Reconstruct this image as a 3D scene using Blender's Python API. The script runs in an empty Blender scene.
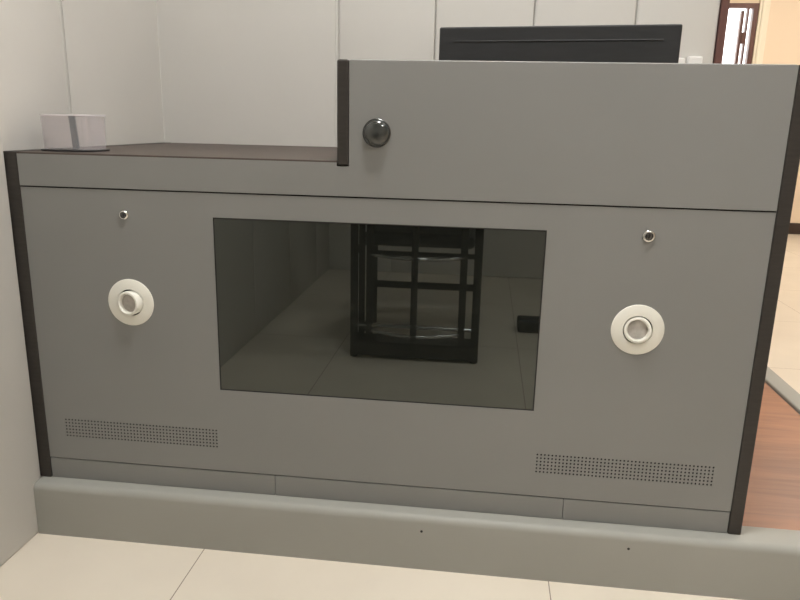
import bpy, bmesh, math, random
from mathutils import Vector, Matrix, Euler
random.seed(4)
PI = math.pi
SC = bpy.context.scene
COL = SC.collection

# ------------------------------------------------------------------ materials
def mat(name, col, rough=0.5, metal=0.0, ior=1.45, emis=None, estr=0.0, coat=0.0, spec=0.5):
    m = bpy.data.materials.new(name); m.use_nodes = True
    b = m.node_tree.nodes['Principled BSDF']
    b.inputs['Base Color'].default_value = (*col, 1)
    b.inputs['Roughness'].default_value = rough
    b.inputs['Metallic'].default_value = metal
    b.inputs['IOR'].default_value = ior
    b.inputs['Coat Weight'].default_value = coat
    b.inputs['Specular IOR Level'].default_value = spec
    if emis:
        b.inputs['Emission Color'].default_value = (*emis, 1)
        b.inputs['Emission Strength'].default_value = estr
    return m

def noisy(m, c1, c2, scale=8, stretch=(1, 1, 1), bump=0.0, bscale=200, detail=4):
    nt = m.node_tree; N = nt.nodes; L = nt.links
    b = N['Principled BSDF']
    tc = N.new('ShaderNodeTexCoord'); mp = N.new('ShaderNodeMapping')
    mp.inputs['Scale'].default_value = stretch
    L.new(tc.outputs['Object'], mp.inputs['Vector'])
    n = N.new('ShaderNodeTexNoise'); n.inputs['Scale'].default_value = scale; n.inputs['Detail'].default_value = detail
    L.new(mp.outputs['Vector'], n.inputs['Vector'])
    r = N.new('ShaderNodeValToRGB')
    r.color_ramp.elements[0].position = 0.3; r.color_ramp.elements[0].color = (*c1, 1)
    r.color_ramp.elements[1].position = 0.7; r.color_ramp.elements[1].color = (*c2, 1)
    L.new(n.outputs['Fac'], r.inputs['Fac']); L.new(r.outputs['Color'], b.inputs['Base Color'])
    if bump:
        n2 = N.new('ShaderNodeTexNoise'); n2.inputs['Scale'].default_value = bscale; n2.inputs['Detail'].default_value = 3
        L.new(tc.outputs['Object'], n2.inputs['Vector'])
        bp = N.new('ShaderNodeBump'); bp.inputs['Strength'].default_value = bump; bp.inputs['Distance'].default_value = 0.002
        L.new(n2.outputs['Fac'], bp.inputs['Height']); L.new(bp.outputs['Normal'], b.inputs['Normal'])
    return m

M = {}
M['steel'] = noisy(mat('painted_steel', (.2, .2, .19), .42), (.250, .251, .246), (.266, .267, .262), 3, bump=.05, bscale=500)
M['laminate'] = noisy(mat('dark_laminate', (.03, .025, .02), .45), (.032, .028, .025), (.042, .037, .033), 30, (1, 1, 6), bump=.05)
M['desktop'] = noisy(mat('brown_desktop', (.09, .065, .05), .5), (.068, .050, .042), (.080, .060, .051), 12, bump=.05)
M['pad'] = noisy(mat('padded_leatherette', (.5, .48, .44), .5), (.60, .585, .555), (.63, .615, .585), 2, bump=.06, bscale=60)
M['curbpad'] = noisy(mat('curb_leatherette', (.3, .3, .27), .48), (.345, .345, .315), (.368, .368, .338), 3, bump=.08, bscale=60)
M['black_gap'] = mat('dark_interior', (.004, .006, .006), .9)
M['screen'] = mat('tinted_screen_glass', (.012, .013, .011), .015, ior=1.9)
M['screen'].node_tree.nodes['Principled BSDF'].inputs['Specular Tint'].default_value = (.92, 1, .96, 1)
M['border'] = mat('screen_gasket', (.01, .01, .01), .5)
M['chrome'] = mat('chrome', (.75, .75, .73), .18, 1.0)
M['dchrome'] = mat('dark_chrome', (.14, .14, .14), .25, 1.0)
M['white'] = mat('white_enamel', (.87, .86, .79), .38)
M['lens'] = noisy(mat('frosted_lens', (.4, .37, .33), .25, coat=.4), (.40, .38, .35), (.58, .54, .50), 60)
M['dome'] = mat('smoked_dome', (.03, .034, .032), .06, ior=1.6, coat=.6)
M['black_plastic'] = noisy(mat('black_plastic', (.02, .02, .021), .42), (.022, .023, .024), (.027, .028, .030), 20, (1, 1, 8))
M['grey_plastic'] = mat('silver_bezel', (.55, .55, .55), .35)
M['white_plastic'] = mat('white_plastic', (.85, .84, .82), .4)
M['brown_wood'] = noisy(mat('brown_painted_wood', (.12, .05, .04), .45), (.11, .05, .042), (.15, .07, .06), 12, (1, 1, .2))
M['peach'] = mat('peach_paint', (.88, .745, .59), .7)
M['cream'] = mat('cream_paint', (.90, .86, .72), .5)
M['ceiling'] = mat('ceiling_paint', (.8, .79, .76), .8)
M['skirting'] = mat('dark_skirting', (.045, .03, .025), .4)
M['lamp'] = mat('lamp_diffuser', (.9, .9, .9), .5, emis=(1, .93, .83), estr=1.0)
M['lamp_frame'] = mat('lamp_frame', (.7, .7, .7), .5)
M['black_metal'] = mat('black_lacquered_metal', (.012, .012, .012), .16, ior=1.6)
M['bar_glint'] = mat('glint_bar_metal', (.5, .5, .5), .2, 1.0)  # lighter metal stands in for lamp glints on the black chair bars
M['black_pad'] = mat('black_vinyl', (.02, .02, .02), .4)
M['blue_grey'] = mat('blue_grey_plastic', (.035, .075, .105), .4)
M['stain_dark'] = mat('dark_stain', (.01, .01, .01), .6)

# clear, slightly milky plastic
m = bpy.data.materials.new('clear_plastic'); m.use_nodes = True
nt = m.node_tree; N = nt.nodes; L = nt.links; N.clear()
out = N.new('ShaderNodeOutputMaterial'); tr = N.new('ShaderNodeBsdfTransparent'); tr.inputs[0].default_value = (.97, .96, .97, 1)
df = N.new('ShaderNodeBsdfDiffuse'); df.inputs[0].default_value = (.95, .91, .93, 1)
gl = N.new('ShaderNodeBsdfGlossy'); gl.inputs['Roughness'].default_value = .08
fr = N.new('ShaderNodeFresnel'); fr.inputs['IOR'].default_value = 1.4
m1 = N.new('ShaderNodeMixShader'); m1.inputs[0].default_value = .13
m2 = N.new('ShaderNodeMixShader')
L.new(tr.outputs[0], m1.inputs[1]); L.new(df.outputs[0], m1.inputs[2])
m2.inputs[0].default_value = .05; L.new(m1.outputs[0], m2.inputs[1]); L.new(gl.outputs[0], m2.inputs[2])
L.new(m2.outputs[0], out.inputs['Surface'])
M['clear'] = m
mc = m.copy(); mc.name = 'milky_rim'
for n_ in mc.node_tree.nodes:
    if n_.type == 'MIX_SHADER' and abs(n_.inputs[0].default_value - .13) < .01: n_.inputs[0].default_value = .6
M['milky'] = mc
m = bpy.data.materials.new('window_pane'); m.use_nodes = True
nt = m.node_tree; N = nt.nodes; L = nt.links; N.clear()
out = N.new('ShaderNodeOutputMaterial'); tr = N.new('ShaderNodeBsdfTransparent')
gl = N.new('ShaderNodeBsdfGlossy'); gl.inputs['Roughness'].default_value = .02
m1 = N.new('ShaderNodeMixShader'); m1.inputs[0].default_value = .06
L.new(tr.outputs[0], m1.inputs[1]); L.new(gl.outputs[0], m1.inputs[2]); L.new(m1.outputs[0], out.inputs['Surface'])
M['glass'] = m

# cream floor tiles, 0.8 m, thin joints; joints pass x=-0.609, x=0.182
m = mat('floor_tile', (.66, .58, .47), .3)
nt = m.node_tree; N = nt.nodes; L = nt.links; b = N['Principled BSDF']
tc = N.new('ShaderNodeTexCoord'); sx = N.new('ShaderNodeSeparateXYZ'); L.new(tc.outputs['Object'], sx.inputs[0])
def mth(op, a, bb=None, cc=None):
    n = N.new('ShaderNodeMath'); n.operation = op
    for i, v in enumerate((a, bb, cc)):
        if v is None: continue
        if isinstance(v, (int, float)): n.inputs[i].default_value = v
        else: L.new(v, n.inputs[i])
    return n.outputs[0]
def joint(o, off, period, w):
    a = mth('ADD', o, off); a = mth('MULTIPLY', a, 1 / period); a = mth('FRACT', a); a = mth('SUBTRACT', a, .5)
    a = mth('ABSOLUTE', a); return mth('GREATER_THAN', a, .5 - w / period / 2)
jx = joint(sx.outputs[0], 10 * .7915 + .609, .7915, .0024); jy = joint(sx.outputs[1], 8 + .83, .8, .0024)
j = mth('MAXIMUM', jx, jy)
nz = N.new('ShaderNodeTexNoise'); nz.inputs['Scale'].default_value = 3; nz.inputs['Detail'].default_value = 5
L.new(tc.outputs['Object'], nz.inputs['Vector'])
r = N.new('ShaderNodeValToRGB'); r.color_ramp.elements[0].position = .3; r.color_ramp.elements[0].color = (.75, .68, .58, 1)
r.color_ramp.elements[1].position = .7; r.color_ramp.elements[1].color = (.82, .75, .64, 1); L.new(nz.outputs['Fac'], r.inputs['Fac'])
mx = N.new('ShaderNodeMix'); mx.data_type = 'RGBA'; L.new(j, mx.inputs[0]); L.new(r.outputs['Color'], mx.inputs[6]); mx.inputs[7].default_value = (.30, .24, .18, 1)
L.new(mx.outputs[2], b.inputs['Base Color'])
M['tile'] = m

# orange wood laminate of the platform: planks run along x
m = mat('orange_wood_floor', (.5, .2, .1), .35)
nt = m.node_tree; N = nt.nodes; L = nt.links; b = N['Principled BSDF']
tc = N.new('ShaderNodeTexCoord'); sx = N.new('ShaderNodeSeparateXYZ'); L.new(tc.outputs['Object'], sx.inputs[0])
mp = N.new('ShaderNodeMapping'); mp.inputs['Scale'].default_value = (1.5, 14, 1); L.new(tc.outputs['Object'], mp.inputs[0])
nz = N.new('ShaderNodeTexNoise'); nz.inputs['Scale'].default_value = 3; nz.inputs['Detail'].default_value = 6; nz.inputs['Distortion'].default_value = .6
L.new(mp.outputs[0], nz.inputs['Vector'])
r = N.new('ShaderNodeValToRGB'); r.color_ramp.elements[0].position = .3; r.color_ramp.elements[0].color = (.27, .098, .040, 1)
r.color_ramp.elements[1].position = .7; r.color_ramp.elements[1].color = (.375, .148, .064, 1); L.new(nz.outputs['Fac'], r.inputs['Fac'])
jy = joint(sx.outputs[1], 8.02, .125, .002)
mx = N.new('ShaderNodeMix'); mx.data_type = 'RGBA'; L.new(jy, mx.inputs[0]); L.new(r.outputs['Color'], mx.inputs[6]); mx.inputs[7].default_value = (.25, .10, .05, 1)
L.new(mx.outputs[2], b.inputs['Base Color'])
M['wood'] = m

# ------------------------------------------------------------------ helpers
def box(bm, x0, x1, y0, y1, z0, z1, bev=0.0, seg=2):
    r = bmesh.ops.create_cube(bm, size=1.0)
    vs = r['verts']
    for v in vs:
        v.co = Vector(((x0 + x1) / 2 + v.co.x * (x1 - x0), (y0 + y1) / 2 + v.co.y * (y1 - y0), (z0 + z1) / 2 + v.co.z * (z1 - z0)))
    if bev:
        es = list({e for v in vs for e in v.link_edges})
        bmesh.ops.bevel(bm, geom=es, offset=bev, segments=seg, affect='EDGES', profile=.5, clamp_overlap=True)
    return bm

def prism(bm, pts, axis, a, b):
    """extrude a 2D polygon along an axis. pts are the two other coordinates in order"""
    def mk(p, t):
        if axis == 'x': return Vector((t, p[0], p[1]))
        if axis == 'y': return Vector((p[0], t, p[1]))
        return Vector((p[0], p[1], t))
    v0 = [bm.verts.new(mk(p, a)) for p in pts]; v1 = [bm.verts.new(mk(p, b)) for p in pts]
    n = len(pts)
    bm.faces.new(v0); bm.faces.new(list(reversed(v1)))
    for i in range(n):
        bm.faces.new((v0[(i + 1) % n], v0[i], v1[i], v1[(i + 1) % n]))
    bmesh.ops.recalc_face_normals(bm, faces=bm.faces[:])
    return bm

def lathe(bm, prof, mtx, seg=48):
    """prof: (r, h) pairs, axis local +z"""
    rings = []
    for (r, h) in prof:
        if r < 1e-6: rings.append([bm.verts.new(mtx @ Vector((0, 0, h)))])
        else: rings.append([bm.verts.new(mtx @ Vector((r * math.cos(2 * PI * i / seg), r * math.sin(2 * PI * i / seg), h))) for i in range(seg)])
    for a, b in zip(rings, rings[1:]):
        for i in range(seg):
            k = (i + 1) % seg
            if len(a) == 1 and len(b) == 1: continue
            if len(a) == 1: bm.faces.new((a[0], b[i], b[k]))
            elif len(b) == 1: bm.faces.new((a[i], b[0], a[k]))
            else: bm.faces.new((a[i], b[i], b[k], a[k]))
    bmesh.ops.recalc_face_normals(bm, faces=bm.faces[:])
    return bm

def tube(bm, pts, r, seg=10):
    pts = [Vector(p) for p in pts]; rings = []
    for i, p in enumerate(pts):
        t = (pts[min(i + 1, len(pts) - 1)] - pts[max(i - 1, 0)]).normalized()
        up = Vector((0, 0, 1)) if abs(t.z) < .9 else Vector((0, 1, 0))
        u = t.cross(up).normalized(); w = t.cross(u).normalized()
        rings.append([bm.verts.new(p + r * (math.cos(2 * PI * k / seg) * u + math.sin(2 * PI * k / seg) * w)) for k in range(seg)])
    for a, b in zip(rings, rings[1:]):
        for k in range(seg): bm.faces.new((a[k], a[(k + 1) % seg], b[(k + 1) % seg], b[k]))
    bm.faces.new(rings[0]); bm.faces.new(list(reversed(rings[-1])))
    bmesh.ops.recalc_face_normals(bm, faces=bm.faces[:])
    return bm

def obj(name, bm, material, parent=None, smooth=False, bevel=0.0):
    me = bpy.data.meshes.new(name); bm.to_mesh(me); bm.free()
    o = bpy.data.objects.new(name, me); COL.objects.link(o)
    me.materials.append(M[material])
    if smooth:
        for p in me.polygons: p.use_smooth = True
        mod = None
        try: me.set_sharp_from_angle(angle=math.radians(40))
        except Exception: pass
    if bevel:
        md = o.modifiers.new('bevel', 'BEVEL'); md.width = bevel; md.segments = 3; md.limit_method = 'ANGLE'; md.angle_limit = math.radians(40)
    if parent: 
        o.parent = parent
        o.matrix_parent_inverse = parent_world(parent).inverted()
    return o

def parent_world(p):
    mw = Matrix.Translation(p.location) @ p.rotation_euler.to_matrix().to_4x4()
    if p.parent: mw = parent_world(p.parent) @ p.matrix_parent_inverse @ mw
    return mw

def tag(o, label=None, cat=None, group=None, kind=None):
    if label: o['label'] = label
    if cat: o['category'] = cat
    if group: o['group'] = group
    if kind: o['kind'] = kind
    return o

def thing(name, label, cat, loc=(0, 0, 0), rz=0.0, group=None):
    o = bpy.data.objects.new(name, None); COL.objects.link(o)
    o.location = loc; o.rotation_euler = Euler((0, 0, rz)); o.empty_display_size = .05
    return tag(o, label, cat, group)

def struct(name, bm, material, label, cat, smooth=False, bevel=0.0, parent=None):
    o = obj(name, bm, material, parent, smooth, bevel)
    return tag(o, label, cat, kind='structure')

B = bmesh.new

# ------------------------------------------------------------------ the setting
LX = -1.032            # left wall surface
BY = .78               # back wall surface
RY = -3.16             # wall behind the photographer
RX = 4.6               # wall on the right of the outer room
FY = 5.831             # far wall
CZ = 2.75

bm = B(); box(bm, -1.25, RX + .2, RY - .2, FY + .2, -.1, 0)
struct('floor', bm, 'tile', 'cream polished floor tiles with thin joints in front of the padded curb', 'floor')
bm = B(); box(bm, -1.25, RX + .2, RY - .2, FY + .2, CZ, CZ + .1)
struct('ceiling', bm, 'ceiling', 'plain off-white ceiling above the interview room', 'ceiling')

def pads_x(bm, xs, y, th, z0, z1, bev=.008):       # padded panels of a wall running along x, face at y
    for a, b in zip(xs, xs[1:]):
        box(bm, a + .0004, b - .0004, y, y + th, z0, z1, bev, 3)
# left wall: panels along y
bm = B()
ys = [RY, -2.80, -2.20, -1.60, -.95, -.0045, .265]
for a, b in zip(ys, ys[1:]): box(bm, LX - .1, LX if b > 0 else LX + .008, a + .0004, b - .0004, 0, CZ, .006, 3)
struct('wall_left', bm, 'pad', 'pale grey padded wall on the left meeting the tiled floor', 'wall', smooth=True)
# back wall with the corner pad that wraps round from the left wall
bm = B()
R = .003; pts = [(LX, .266)]
for i in range(9):
    a = PI - (PI / 2) * i / 8
    pts.append((LX + R + R * math.cos(a), BY - R + R * math.sin(a)))
pts += [(-.4635, BY), (-.4635, BY + .1), (LX - .1, BY + .1), (LX - .1, .266)]
prism(bm, pts, 'z', 0, CZ)
es = [e for e in bm.edges if abs(e.verts[0].co.z - e.verts[1].co.z) > 1 and
      ((abs(e.verts[0].co.y - .266) < 1e-4 and abs(e.verts[0].co.x - LX) < 1e-4) or (abs(e.verts[0].co.x + .4635) < 1e-4 and abs(e.verts[0].co.y - BY) < 1e-4))]
bmesh.ops.bevel(bm, geom=es, offset=.009, segments=3, affect='EDGES')
pads_x(bm, [-.463, -.171, .1165, .404, .631], BY, .1, 0, CZ, .009)
struct('wall_back', bm, 'pad', 'pale grey padded wall with vertical panel seams behind the desk', 'wall', smooth=True)
bm = B(); box(bm, .632, .653, BY - .004, BY + .104, .128, CZ, .002)
struct('trim_1', bm, 'brown_wood', 'narrow brown upright closing the end of the padded back wall', 'trim')
# wall behind the camera, seen mirrored in the screen
bm = B()
pads_x(bm, [LX - .12, -.6, 0, .6, 1.2, 1.8, 2.4, 3.0, 3.6, 4.2, RX], RY - .1, .1, 0, CZ, .006)
struct('wall_rear', bm, 'pad', 'grey padded wall facing the desk, seen mirrored in the dark screen', 'wall', smooth=True)
bm = B(); box(bm, RX, RX + .1, RY - .1, FY + .1, 0, CZ)
struct('wall_right', bm, 'peach', 'peach painted side wall of the outer room', 'wall')
bm = B(); box(bm, LX - .1, LX, BY + .1, FY, 0, CZ)
struct('wall_side', bm, 'peach', 'peach painted wall behind the padded partition', 'wall')
# far wall with window opening x 2.10..2.415, z .9..2.114
wx0, wx1, wz0, wz1 = 2.098, 2.415, .9, 2.112
bm = B()
box(bm, LX - .1, wx0, FY, FY + .12, 0, CZ); box(bm, wx1, RX, FY, FY + .12, 0, CZ)
box(bm, wx0, wx1, FY, FY + .12, wz1, CZ); box(bm, wx0, wx1, FY, FY + .12, 0, wz0)
struct('wall_far', bm, 'peach', 'warm peach wall far away through the gap on the right', 'wall')
bm = B(); box(bm, LX, RX, FY - .012, FY, 0, .108, .002)
struct('baseboard_far', bm, 'skirting', 'dark brown skirting along the foot of the peach far wall', 'baseboard')
# window
wf = B()
box(wf, wx0, wx0 + .046, FY - .01, FY + .06, wz0, wz1); box(wf, wx1 - .043, wx1, FY - .01, FY + .06, wz0, wz1)
box(wf, wx0 + .046, wx1 - .043, FY - .01, FY + .06, wz1 - .042, wz1); box(wf, wx0 + .046, wx1 - .043, FY - .01, FY + .06, wz0, wz0 + .045)
w = struct('window_1', wf, 'brown_wood', 'tall narrow window with brown frame and bright panes at far right', 'window', bevel=.002)
bm = B(); box(bm, wx0 + .04, wx1 - .04, FY + .02, FY + .026, wz0 + .04, wz1 - .04); obj('pane', bm, 'glass', w)
bm = B(); box(bm, 2.270, 2.296, FY - .005, FY + .045, wz0 + .045, wz1 - .064); obj('mullion', bm, 'brown_wood', w)
bm = B(); box(bm, 2.322, 2.338, FY - .005, FY + .045, wz0 + .045, wz1 - .042); obj('mullion', bm, 'brown_wood', w)
bm = B(); box(bm, 2.296, 2.322, FY - .012, FY + .03, 1.76, 1.86, .003); obj('window_latch', bm, 'brown_wood', w)
bm = B(); box(bm, 2.416, 2.508, FY - .022, FY, 0, CZ - .3, .004); box(bm, 2.44, 2.462, FY - .03, FY - .02, 0, CZ - .3, .003)
struct('trim_2', bm, 'cream', 'cream moulded upright casing right of the far brown window', 'trim')

# platform: wood floor, padded curbs
bm = B(); box(bm, LX, 1.003, .042, BY - .001, .02, .125); box(bm, .654, 1.003, BY - .001, 2.6, .02, .125)
struct('wooden_platform', bm, 'wood', 'orange wood floor of the raised platform right of the desk', 'platform')
def curb_profile(y0, y1, z1, r, n=6):
    p = [(y0, 0.0)]
    for i in range(n + 1):
        a = PI - (PI / 2) * i / n; p.append((y0 + r + r * math.cos(a), z1 - r + r * math.sin(a)))
    rr = .006
    for i in range(4):
        a = PI / 2 - (PI / 2) * i / 3; p.append((y1 - rr + rr * math.cos(a), z1 - rr + rr * math.sin(a)))
    p.append((y1, 0.0)); return p
bm = B(); prism(bm, curb_profile(-.040, .041, .131, .016), 'x', LX + .0085, 1.068)
cf = struct('trim_3', bm, 'curbpad', 'low grey padded curb running under the front of the desk', 'curb', smooth=True)
for x, z in ((.345, .098), (-.102, .096)):
    bm = B(); lathe(bm, [(0, .0012), (.0025, .0010), (.003, 0)], Matrix.Translation((x, -.040, z)) @ Matrix.Rotation(PI / 2, 4, 'X'), 12)
    obj('stain_dot', bm, 'stain_dark', cf)  # small dark stains on the curb, added as raised dots
bm = B(); prism(bm, [(1.076 - p[0] - .040, p[1]) for p in curb_profile(-.040, .028, .133, .012)], 'y', .0415, 2.6)
struct('trim_4', bm, 'curbpad', 'padded curb edging the right side of the wooden platform', 'curb', smooth=True)

# ------------------------------------------------------------------ the desk
XL, XR = -1.0005, .557         # inner faces of the side panels
Z0, ZB, ZS, ZT, ZH = .131, .183, .8255, .897, 1.0925
XH0, XH1 = -.3008, -.2768
desk = thing('interview_desk', 'grey steel interview desk with dark edges, built-in screen and raised right side', 'desk', (-.22, 0, .131))
# side panels
bm = B(); box(bm, -1.030, XL, -.003, .765, .1315, .899, .002); obj('side_panel', bm, 'laminate', desk)
bm = B(); prism(bm, [(-.003, .1315), (.765, .1315), (.765, .899), (.15, .899), (.15, 1.0935), (-.003, 1.0935)], 'x', XR, XR + .0262)
obj('side_panel', bm, 'laminate', desk, bevel=.0015)
bm = B(); box(bm, XH0, XH1, -.0035, .15, .8900, 1.0938, .004); obj('riser_side', bm, 'laminate', desk)
# desk top board (rear, full) 
bm = B(); box(bm, XL, XH0 - .0005, .0, .778, .884, .898, .001); box(bm, XH0 - .0005, XR, .022, .778, .884, .898, .001)
obj('tabletop', bm, 'desktop', desk)
# L-shaped steel apron
bm = B()
prism(bm, [(XL + .0008, ZS + .0012), (XR - .0008, ZS + .0012), (XR - .0008, ZH), (XH1 + .0006, ZH), (XH1 + .0006, .8875), (XH0 - .0006, .8875), (XH0 - .0006, .8945), (XL + .0008, .8945)], 'y', -.0015, .0)
prism(bm, [(XH1 + .0006, ZS + .02), (XR - .0008, ZS + .02), (XR - .0008, ZH - .0), (XH1 + .0006, ZH - .0)], 'y', .0, .015)
obj('apron', bm, 'steel', desk, bevel=.0006)
bm = B(); box(bm, XH1 + .0006, XR - .0008, -.0015, .15, ZH - .006, ZH + .0015, .0042, 4); obj('riser_top', bm, 'steel', desk)
bm = B(); box(bm, XH1 + .0006, XR - .0008, .146, .15, .898, ZH - .004); obj('riser_back', bm, 'steel', desk)
# carcass behind the panels
bm = B(); box(bm, XL, XR, .055, .07, .1315, .88); box(bm, XL, XR, .74, .755, .1315, .88); box(bm, XL, XR, .07, .74, .1255, .14)
obj('carcass', bm, 'black_gap', desk)
bm = B(); box(bm, XL, XR, .004, .012, ZS - .006, ZS + .006); box(bm, XL, XR, .004, .012, ZB - .006, ZB + .004)
obj('rail', bm, 'black_gap', desk)

# front panel with cut-outs for screen, two lights, two vents
SX0, SX1, SZ0, SZ1 = -.5695, .1275, .3832, .7728
LIGHTS = ((-.766, .577), (.3232, .5762)); LH = .034      # half of square cell around each light hole
VENT = ((-.950, .2430), (.142, .2425)); PX, PZ = .00798, .0081
LOCKS = ((-.767, .771, .0085), (.325, .769, .0098))
def in_r(x, z, r): return r[0] < x < r[1] and r[2] < z < r[3]
def plate(bm, outer, holes, y=0.0, t=.0015):
    xs = sorted({outer[0], outer[1]} | {h[0] for h in holes} | {h[1] for h in holes})
    zs = sorted({outer[2], outer[3]} | {h[2] for h in holes} | {h[3] for h in holes})
    for a, b in zip(xs, xs[1:]):
        for c, d in zip(zs, zs[1:]):
            if any(in_r((a + b) / 2, (c + d) / 2, h) for h in holes): continue
            bm.faces.new([bm.verts.new(v) for v in ((a, y, c), (b, y, c), (b, y, d), (a, y, d))])
    def rim(r, inward):
        q = [(r[0], r[2]), (r[1], r[2]), (r[1], r[3]), (r[0], r[3])]
        for i in range(4):
            p0, p1 = q[i], q[(i + 1) % 4]
            vs = [bm.verts.new(v) for v in ((p0[0], y, p0[1]), (p0[0], y + t, p0[1]), (p1[0], y + t, p1[1]), (p1[0], y, p1[1]))]
            bm.faces.new(vs if inward else list(reversed(vs)))
    rim(outer, False)
    return rim
def round_cell(bm, x0, x1, z0, z1, r, y=0.0, t=.0015, seg=8):
    cx, cz = (x0 + x1) / 2, (z0 + z1) / 2; hx, hz = (x1 - x0) / 2, (z1 - z0) / 2
    O, I, K = [], [], []
    for i in range(seg):
        a = 2 * PI * i / seg; c, s = math.cos(a), math.sin(a); k = 1 / max(abs(c), abs(s))
        O.append(bm.verts.new((cx + hx * c * k, y, cz + hz * s * k)))
        I.append(bm.verts.new((cx + r * c, y, cz + r * s))); K.append(bm.verts.new((cx + r * c, y + t, cz + r * s)))
    for i in range(seg):
        j = (i + 1) % seg
        bm.faces.new((O[i], O[j], I[j], I[i])); bm.faces.new((I[i], I[j], K[j], K[i]))
holes = [(SX0, SX1, SZ0, SZ1)]
for (x, z) in LIGHTS: holes.append((x - LH, x + LH, z - LH, z + LH))
for (x, z) in VENT: holes.append((x - PX / 2, x - PX / 2 + 47 * PX, z - PZ / 2, z - PZ / 2 + 6 * PZ))
bm = B(); rim = plate(bm, (XL + .0008, XR - .0008, ZB + .0008, ZS - .0018), holes)
rim(holes[0], True)
for (x, z) in LIGHTS: round_cell(bm, x - LH, x + LH, z - LH, z + LH, .0305, seg=48)
front = obj('front_panel', bm, 'steel', desk)
for (x, z) in VENT:
    bm = B()
    for i in range(47):
        for k in range(6):
            a = x - PX / 2 + i * PX; c = z - PZ / 2 + k * PZ
            round_cell(bm, a, a + PX, c, c + PZ, 0.0022)
    v = obj('vent_grille', bm, 'steel', front)
# screen
bm = B(); box(bm, SX0 + .0003, SX1 - .0003, .0022, .006, SZ0 + .0003, SZ1 - .0003)
scr = obj('screen', bm, 'screen', desk); scr['label'] = 'dark reflective glass display'
bm = B()
for r in ((SX0 - .006, SX0 + .0025, SZ0 - .006, SZ1 + .006), (SX1 - .0025, SX1 + .006, SZ0 - .006, SZ1 + .006), (SX0, SX1, SZ0 - .006, SZ0 + .0025), (SX0, SX1, SZ1 - .0025, SZ1 + .006)):
    box(bm, r[0], r[1], .0017, .0022, r[2], r[3])
obj('screen_gasket', bm, 'border', scr)
# gimbal lights
def aim(x, z, ax, az, d=0.0):
    """local +z points out of the panel, tilted by ax to the side and az upwards"""
    n = Vector((math.sin(ax), -math.cos(ax) * math.cos(az), math.sin(az))).normalized()
    q = n.to_track_quat('Z', 'Y')
    return Matrix.Translation((x, d, z)) @ q.to_matrix().to_4x4()
for i, (x, z) in enumerate(LIGHTS):
    flat = aim(x, z, 0, 0)
    bm = B(); lathe(bm, [(.0295, -.002), (.0295, .0022), (.0305, .0032), (.0500, .0026), (.0525, .0014), (.0530, 0)], flat, 72)
    fl = obj('spotlight_flange', bm, 'white', front, smooth=True)
    if True: fl['label'] = 'white round flange of built-in spotlight'
    bm = B(); lathe(bm, [(.0297, -.001), (.0297, -.035), (0, -.035)], flat, 48); obj('housing', bm, 'black_gap', fl, smooth=True)
    tl = aim(x, z, -.20 if i == 0 else -.13, .02 if i == 0 else .12, -.007 if i == 0 else .0005)
    bm = B(); lathe(bm, [(.0255, -.024), (.0268, -.010), (.0272, .001), (.0272, .0055), (.0266, .0076), (.0254, .0084), (.0222, .0082), (.0210, .0070), (.0203, .004), (.0196, -.001)], tl, 64)
    obj('gimbal_ring', bm, 'white', fl, smooth=True)
    bm = B(); lathe(bm, [(.0200, -.0008), (.012, .0012), (0, .0020)], tl, 48); ln = obj('lens', bm, 'lens', fl, smooth=True)
# locks
for i, (x, z, r) in enumerate(LOCKS):
    mt = aim(x, z, 0, 0)
    bm = B(); lathe(bm, [(r * 1.25, 0), (r * 1.28, .001), (r * 1.2, .003), (r, .0045), (r * .82, .0045), (r * .78, .003)], mt, 36)
    lk = obj('lock_collar', bm, 'chrome', front, smooth=True); lk['label'] = 'small chrome lock ring'
    bm = B(); lathe(bm, [(r * .79, .0028), (r * .7, .0034), (0, .0038)], mt, 24)
    kf = obj('lock_face', bm, 'dchrome', lk, smooth=True)
    bm = B(); box(bm, x - .0006, x + .0006, -.0046, -.0036, z - r * .45, z + r * .45); obj('keyhole', bm, 'black_gap', lk)
# dome sensor on the apron
mt = aim(-.2198, .9545, 0, 0, -.0015)
bm = B(); lathe(bm, [(.0282, 0), (.0285, .002), (.0270, .0035), (.0255, .0035)], mt, 48)
dm = obj('sensor_rim', bm, 'dchrome', desk, smooth=True)
bm = B(); lathe(bm, [(.0262 * math.cos(a), .003 + .014 * math.sin(a)) for a in [PI / 2 * k / 10 for k in range(10)]] + [(0, .017)], mt, 48)
d2 = obj('dome', bm, 'dome', dm, smooth=True); d2['label'] = 'smoked black dome'
# plinth panels
xs = [XL + .0008, -.447, .206, XR - .0008]
for a, b in zip(xs, xs[1:]):
    bm = B(); box(bm, a + .0006, b - .0006, 0, .012, .1315, ZB - .0020, .0006); obj('plinth_panel', bm, 'steel', desk)

# ------------------------------------------------------------------ things on the desk
# monitor, seen from behind
mon = thing('computer_monitor', 'black flat computer monitor seen from behind, standing on the desk behind its raised part', 'monitor', (.147, .36, .8982), math.radians(0))
W2, H0, H1 = .2765, .045, .304
bm = B(); box(bm, -W2, W2, -.018, .006, H0, H1, .004, 3); sh = obj('back_shell', bm, 'black_plastic', None)
bm = B(); box(bm, -W2 - .001, W2 + .001, .0062, .014, H0 - .001, H1 + .003, .0015); bz = obj('bezel', bm, 'grey_plastic', None); bz['label'] = 'thin silver front frame'
bm = B(); box(bm, -W2 + .012, W2 - .012, .0141, .0148, H0 + .012, H1 - .012); pn = obj('display', bm, 'screen', None)
bm = B(); box(bm, -.24, .24, -.0195, -.017, .269, .2725, .001); rd = obj('ridge', bm, 'black_plastic', None)
bm = B(); box(bm, -.11, .11, -.036, -.017, .08, .20, .008, 3); bu = obj('rear_housing', bm, 'black_plastic', None)
bm = B(); box(bm, -.03, .03, -.05, -.034, .008, .20, .003); nk = obj('stand_neck', bm, 'black_plastic', None)
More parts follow.
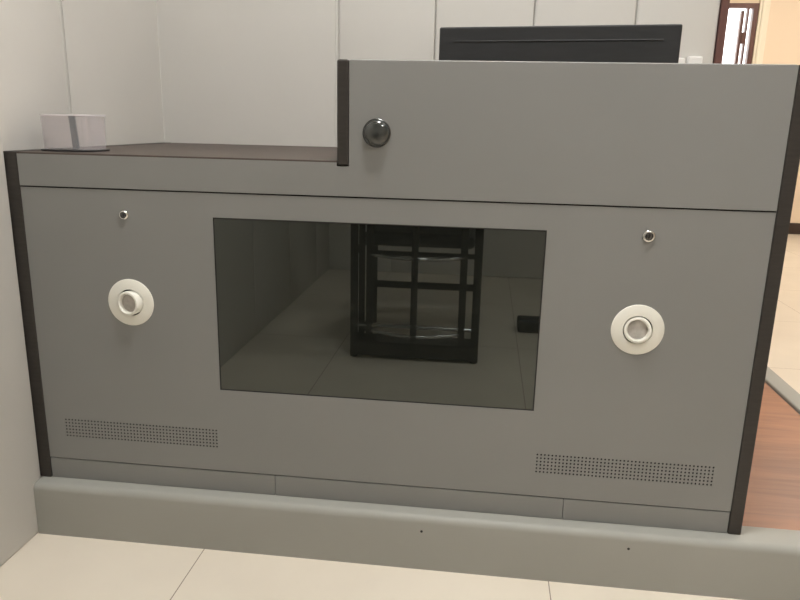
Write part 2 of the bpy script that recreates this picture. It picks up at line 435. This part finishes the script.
bm = B(); box(bm, -.11, .11, -.10, .07, 0, .009, .004); ft = obj('stand_base', bm, 'black_plastic', None)
for o in (sh, bz, pn, rd, bu, nk, ft): o.parent = mon
mon.rotation_euler = Euler((0, 0, math.radians(-8.5)))

# clear plastic box
bx = thing('plastic_box', 'clear plastic box with a dark base at the left end of the brown desktop', 'box', (-.924, .10, .8984))
bm = B()
def rrect(w, d, r, n=5):
    p = []
    for (sx_, sy_, a0) in ((1, 1, 0), (-1, 1, PI / 2), (-1, -1, PI), (1, -1, 1.5 * PI)):
        for i in range(n + 1):
            a = a0 + PI / 2 * i / n; p.append((sx_ * (w / 2 - r) + r * math.cos(a), sy_ * (d / 2 - r) + r * math.sin(a)))
    return p
def shell(bm, w0, w1, d0, d1, r, z0, z1, t):
    rings = []
    for (w, d, rr, z) in ((w0, d0, r, z0), (w1, d1, r, z1), (w1 - 2 * t, d1 - 2 * t, r - t, z1), (w0 - 2 * t, d0 - 2 * t, r - t, z0 + t)):
        rings.append([bm.verts.new((p[0], p[1], z)) for p in rrect(w, d, rr)])
    n = len(rings[0])
    for a, b in zip(rings, rings[1:]):
        for i in range(n): bm.faces.new((a[i], a[(i + 1) % n], b[(i + 1) % n], b[i]))
    bm.faces.new(rings[0]); bm.faces.new(rings[-1])
    bmesh.ops.recalc_face_normals(bm, faces=bm.faces[:])
shell(bm, .114, .118, .09, .094, .022, .004, .077, .0022)
o1 = obj('wall', bm, 'clear', None, smooth=True)
bm = B(); shell(bm, .1205, .1205, .0965, .0965, .023, .0765, .0795, .0035); o2 = obj('rim', bm, 'milky', None, smooth=True)
bm = B(); prism(bm, rrect(.128, .10, .024), 'z', 0, .0038); o3 = obj('base', bm, 'black_plastic', None, bevel=.001); o3['label'] = 'thin dark base plate'
for o in (o1, o2, o3): o.parent = bx
bm = B(); box(bm, -.007, .007, -.003, .003, 0, .073, .001)
st = obj('marker', bm, 'blue_grey'); st.location = (-.902, .066, .9045); st.rotation_euler = Euler((0, math.radians(-4), 0))
tag(st, 'slim blue-grey stick standing upright inside the clear plastic box', 'marker')

# two little white boxes on the back wall beside the monitor
for i, (x0, x1, z1, lab) in enumerate(((.505, .546, 1.172, 'small white wall box half hidden by the right edge of the monitor'),
                                 (.555, .594, 1.176, 'small white wall box standing clear between monitor and brown upright'))):
    t = thing('wall_box', lab, 'wall box', (x0 / 2 + x1 / 2, BY, 1.09), group='white boxes on the padded wall')
    bm = B(); box(bm, x0, x1, BY - .022, BY - .0005, 1.09, z1, .003, 2); obj('cover', bm, 'white_plastic', t)
    bm = B(); box(bm, x0 + .012, x1 - .012, BY - .0245, BY - .021, 1.115, z1 - .028, .001); obj('switch', bm, 'white_plastic', t)

# ------------------------------------------------------------------ chair that the screen mirrors
ch = thing('interview_chair', 'black barred metal interview chair mirrored in the dark desk screen', 'chair', (-.265, -1.66, 0))
yf, yb = -1.40, -1.93
def bar(name, pts, r=.012, mt='black_metal'):
    bm = B(); tube(bm, pts, r, 12); return obj(name, bm, mt, ch, smooth=True)
for x in (-.525, -.012):
    bar('leg', [(x, yf, 0), (x, yf, .70)], .017); bar('leg', [(x, yb, 0), (x, yb - .03, 1.05)], .017)
    bar('side_rail', [(x, yf, .05), (x, yb, .05)], .013); bar('side_rail', [(x, yf, .45), (x, yb, .45)], .013)
    bar('armrest', [(x, yf, .68), (x, yb, .68)], .016)
def bow(name, z, r, x0=-.46, x1=-.07, out=.07):
    pts = []
    for i in range(13):
        t = i / 12; pts.append((x0 + (x1 - x0) * t, yf + .0 + out * math.sin(PI * t), z))
    return bar(name, pts, r, 'bar_glint')
for x in (-.46, -.07): bar('cage_bar', [(x, yf, .07), (x, yf, .70)], .015)
bar('cage_bar', [(-.265, yf + .07, .10), (-.265, yf + .07, .70)], .014)
bow('hoop', .118, .007); bow('hoop', .445, .007)
bar('crossbar', [(-.515, yf, .140), (-.015, yf, .140)], .008, 'bar_glint'); bar('cage_bar', [(-.505, yf - .07, .07), (-.505, yf - .07, .70)], .014)
bar('crossbar', [(-.515, yb, .20), (-.015, yb, .20)], .018); bar('crossbar', [(-.515, yb, .355), (-.015, yb, .355)], .013)
bm = B(); box(bm, -.53, 0.0, yf - .10, yf + .03, .012, .075, .008); obj('footrest', bm, 'black_metal', ch)
bm = B(); box(bm, -.50, -.03, yf - .50, yf - .06, .47, .53, .02, 3); obj('seat', bm, 'black_pad', ch)
bm = B(); box(bm, -.50, -.03, yb - .03, yb + .03, .60, 1.04, .02, 3); obj('backrest', bm, 'black_pad', ch)
bm = B(); box(bm, -.53, -.0, yf - .16, yf + .10, .70, .725, .006); obj('tray', bm, 'black_pad', ch)
bm = B(); box(bm, .19, .36, -1.99, -1.88, 0, .062, .012, 3)
tag(obj('foot_block', bm, 'black_pad'), 'low black block on the floor, mirrored at the right edge of the screen', 'block')

# ------------------------------------------------------------------ lamps in the ceiling
LM = {}
def ceil_lamp(x, y, w, d, power, lab, col=(1, .985, .95)):
    t = thing('ceiling_light', lab, 'ceiling light', (x, y, CZ), group='square ceiling lights')
    bm = B(); 
    for r in ((x - w / 2 - .02, x + w / 2 + .02, y - d / 2 - .02, y - d / 2), (x - w / 2 - .02, x + w / 2 + .02, y + d / 2, y + d / 2 + .02),
              (x - w / 2 - .02, x - w / 2, y - d / 2, y + d / 2), (x + w / 2, x + w / 2 + .02, y - d / 2, y + d / 2)):
        box(bm, r[0], r[1], r[2], r[3], CZ - .015, CZ - .0005)
    obj('frame', bm, 'lamp_frame', t)
    bm = B(); box(bm, x - w / 2, x + w / 2, y - d / 2, y + d / 2, CZ - .010, CZ - .001)
    o = obj('diffuser', bm, 'lamp', t)
    mm = M['lamp'].copy(); o.data.materials[0] = mm
    b = mm.node_tree.nodes['Principled BSDF']; b.inputs['Emission Color'].default_value = (*col, 1); b.inputs['Emission Strength'].default_value = power
ceil_lamp(1.0, -1.25, .3, .3, 30.0, 'small square ceiling light over the tiles right of the chair')
ceil_lamp(.0, -.35, .3, .3, 44.0, 'small square ceiling light just in front of the grey desk')
ceil_lamp(2.6, 1.6, .6, 1.2, 6.0, 'long ceiling light over the outer room', (1, .93, .85))
ceil_lamp(2.8, 4.2, .6, 1.2, 6.5, 'long warm ceiling light near the peach far wall', (1, .90, .78))

# ------------------------------------------------------------------ daylight outside the far window
wd = bpy.data.worlds.new('world'); SC.world = wd; wd.use_nodes = True
bg = wd.node_tree.nodes['Background']; bg.inputs[0].default_value = (1, .99, .97, 1); bg.inputs[1].default_value = 2.0

# ------------------------------------------------------------------ camera
cam = bpy.data.cameras.new('camera'); co = bpy.data.objects.new('camera', cam); COL.objects.link(co)
cam.sensor_width = 36; cam.lens = 36 * 699.93 / 800; cam.clip_start = .01
Xc = Vector((0.99235978, 0.12151831, 0.02133916))        # camera right axis in world x,y,z
Dn = Vector((0.05033009, -0.24080483, -0.96926772))      # camera down axis
Fw = Vector((-0.11264521, 0.96293631, -0.24508106))      # viewing direction
co.matrix_world = Matrix(((Xc.x, -Dn.x, -Fw.x, 0), (Xc.y, -Dn.y, -Fw.y, -1.42), (Xc.z, -Dn.z, -Fw.z, .975), (0, 0, 0, 1)))
SC.camera = co
SC.view_settings.view_transform = 'Standard'; SC.view_settings.look = 'None'
SC.view_settings.exposure = 1.5; SC.view_settings.gamma = 1.0
try: SC.view_settings.use_curve_mapping = False
except Exception: pass
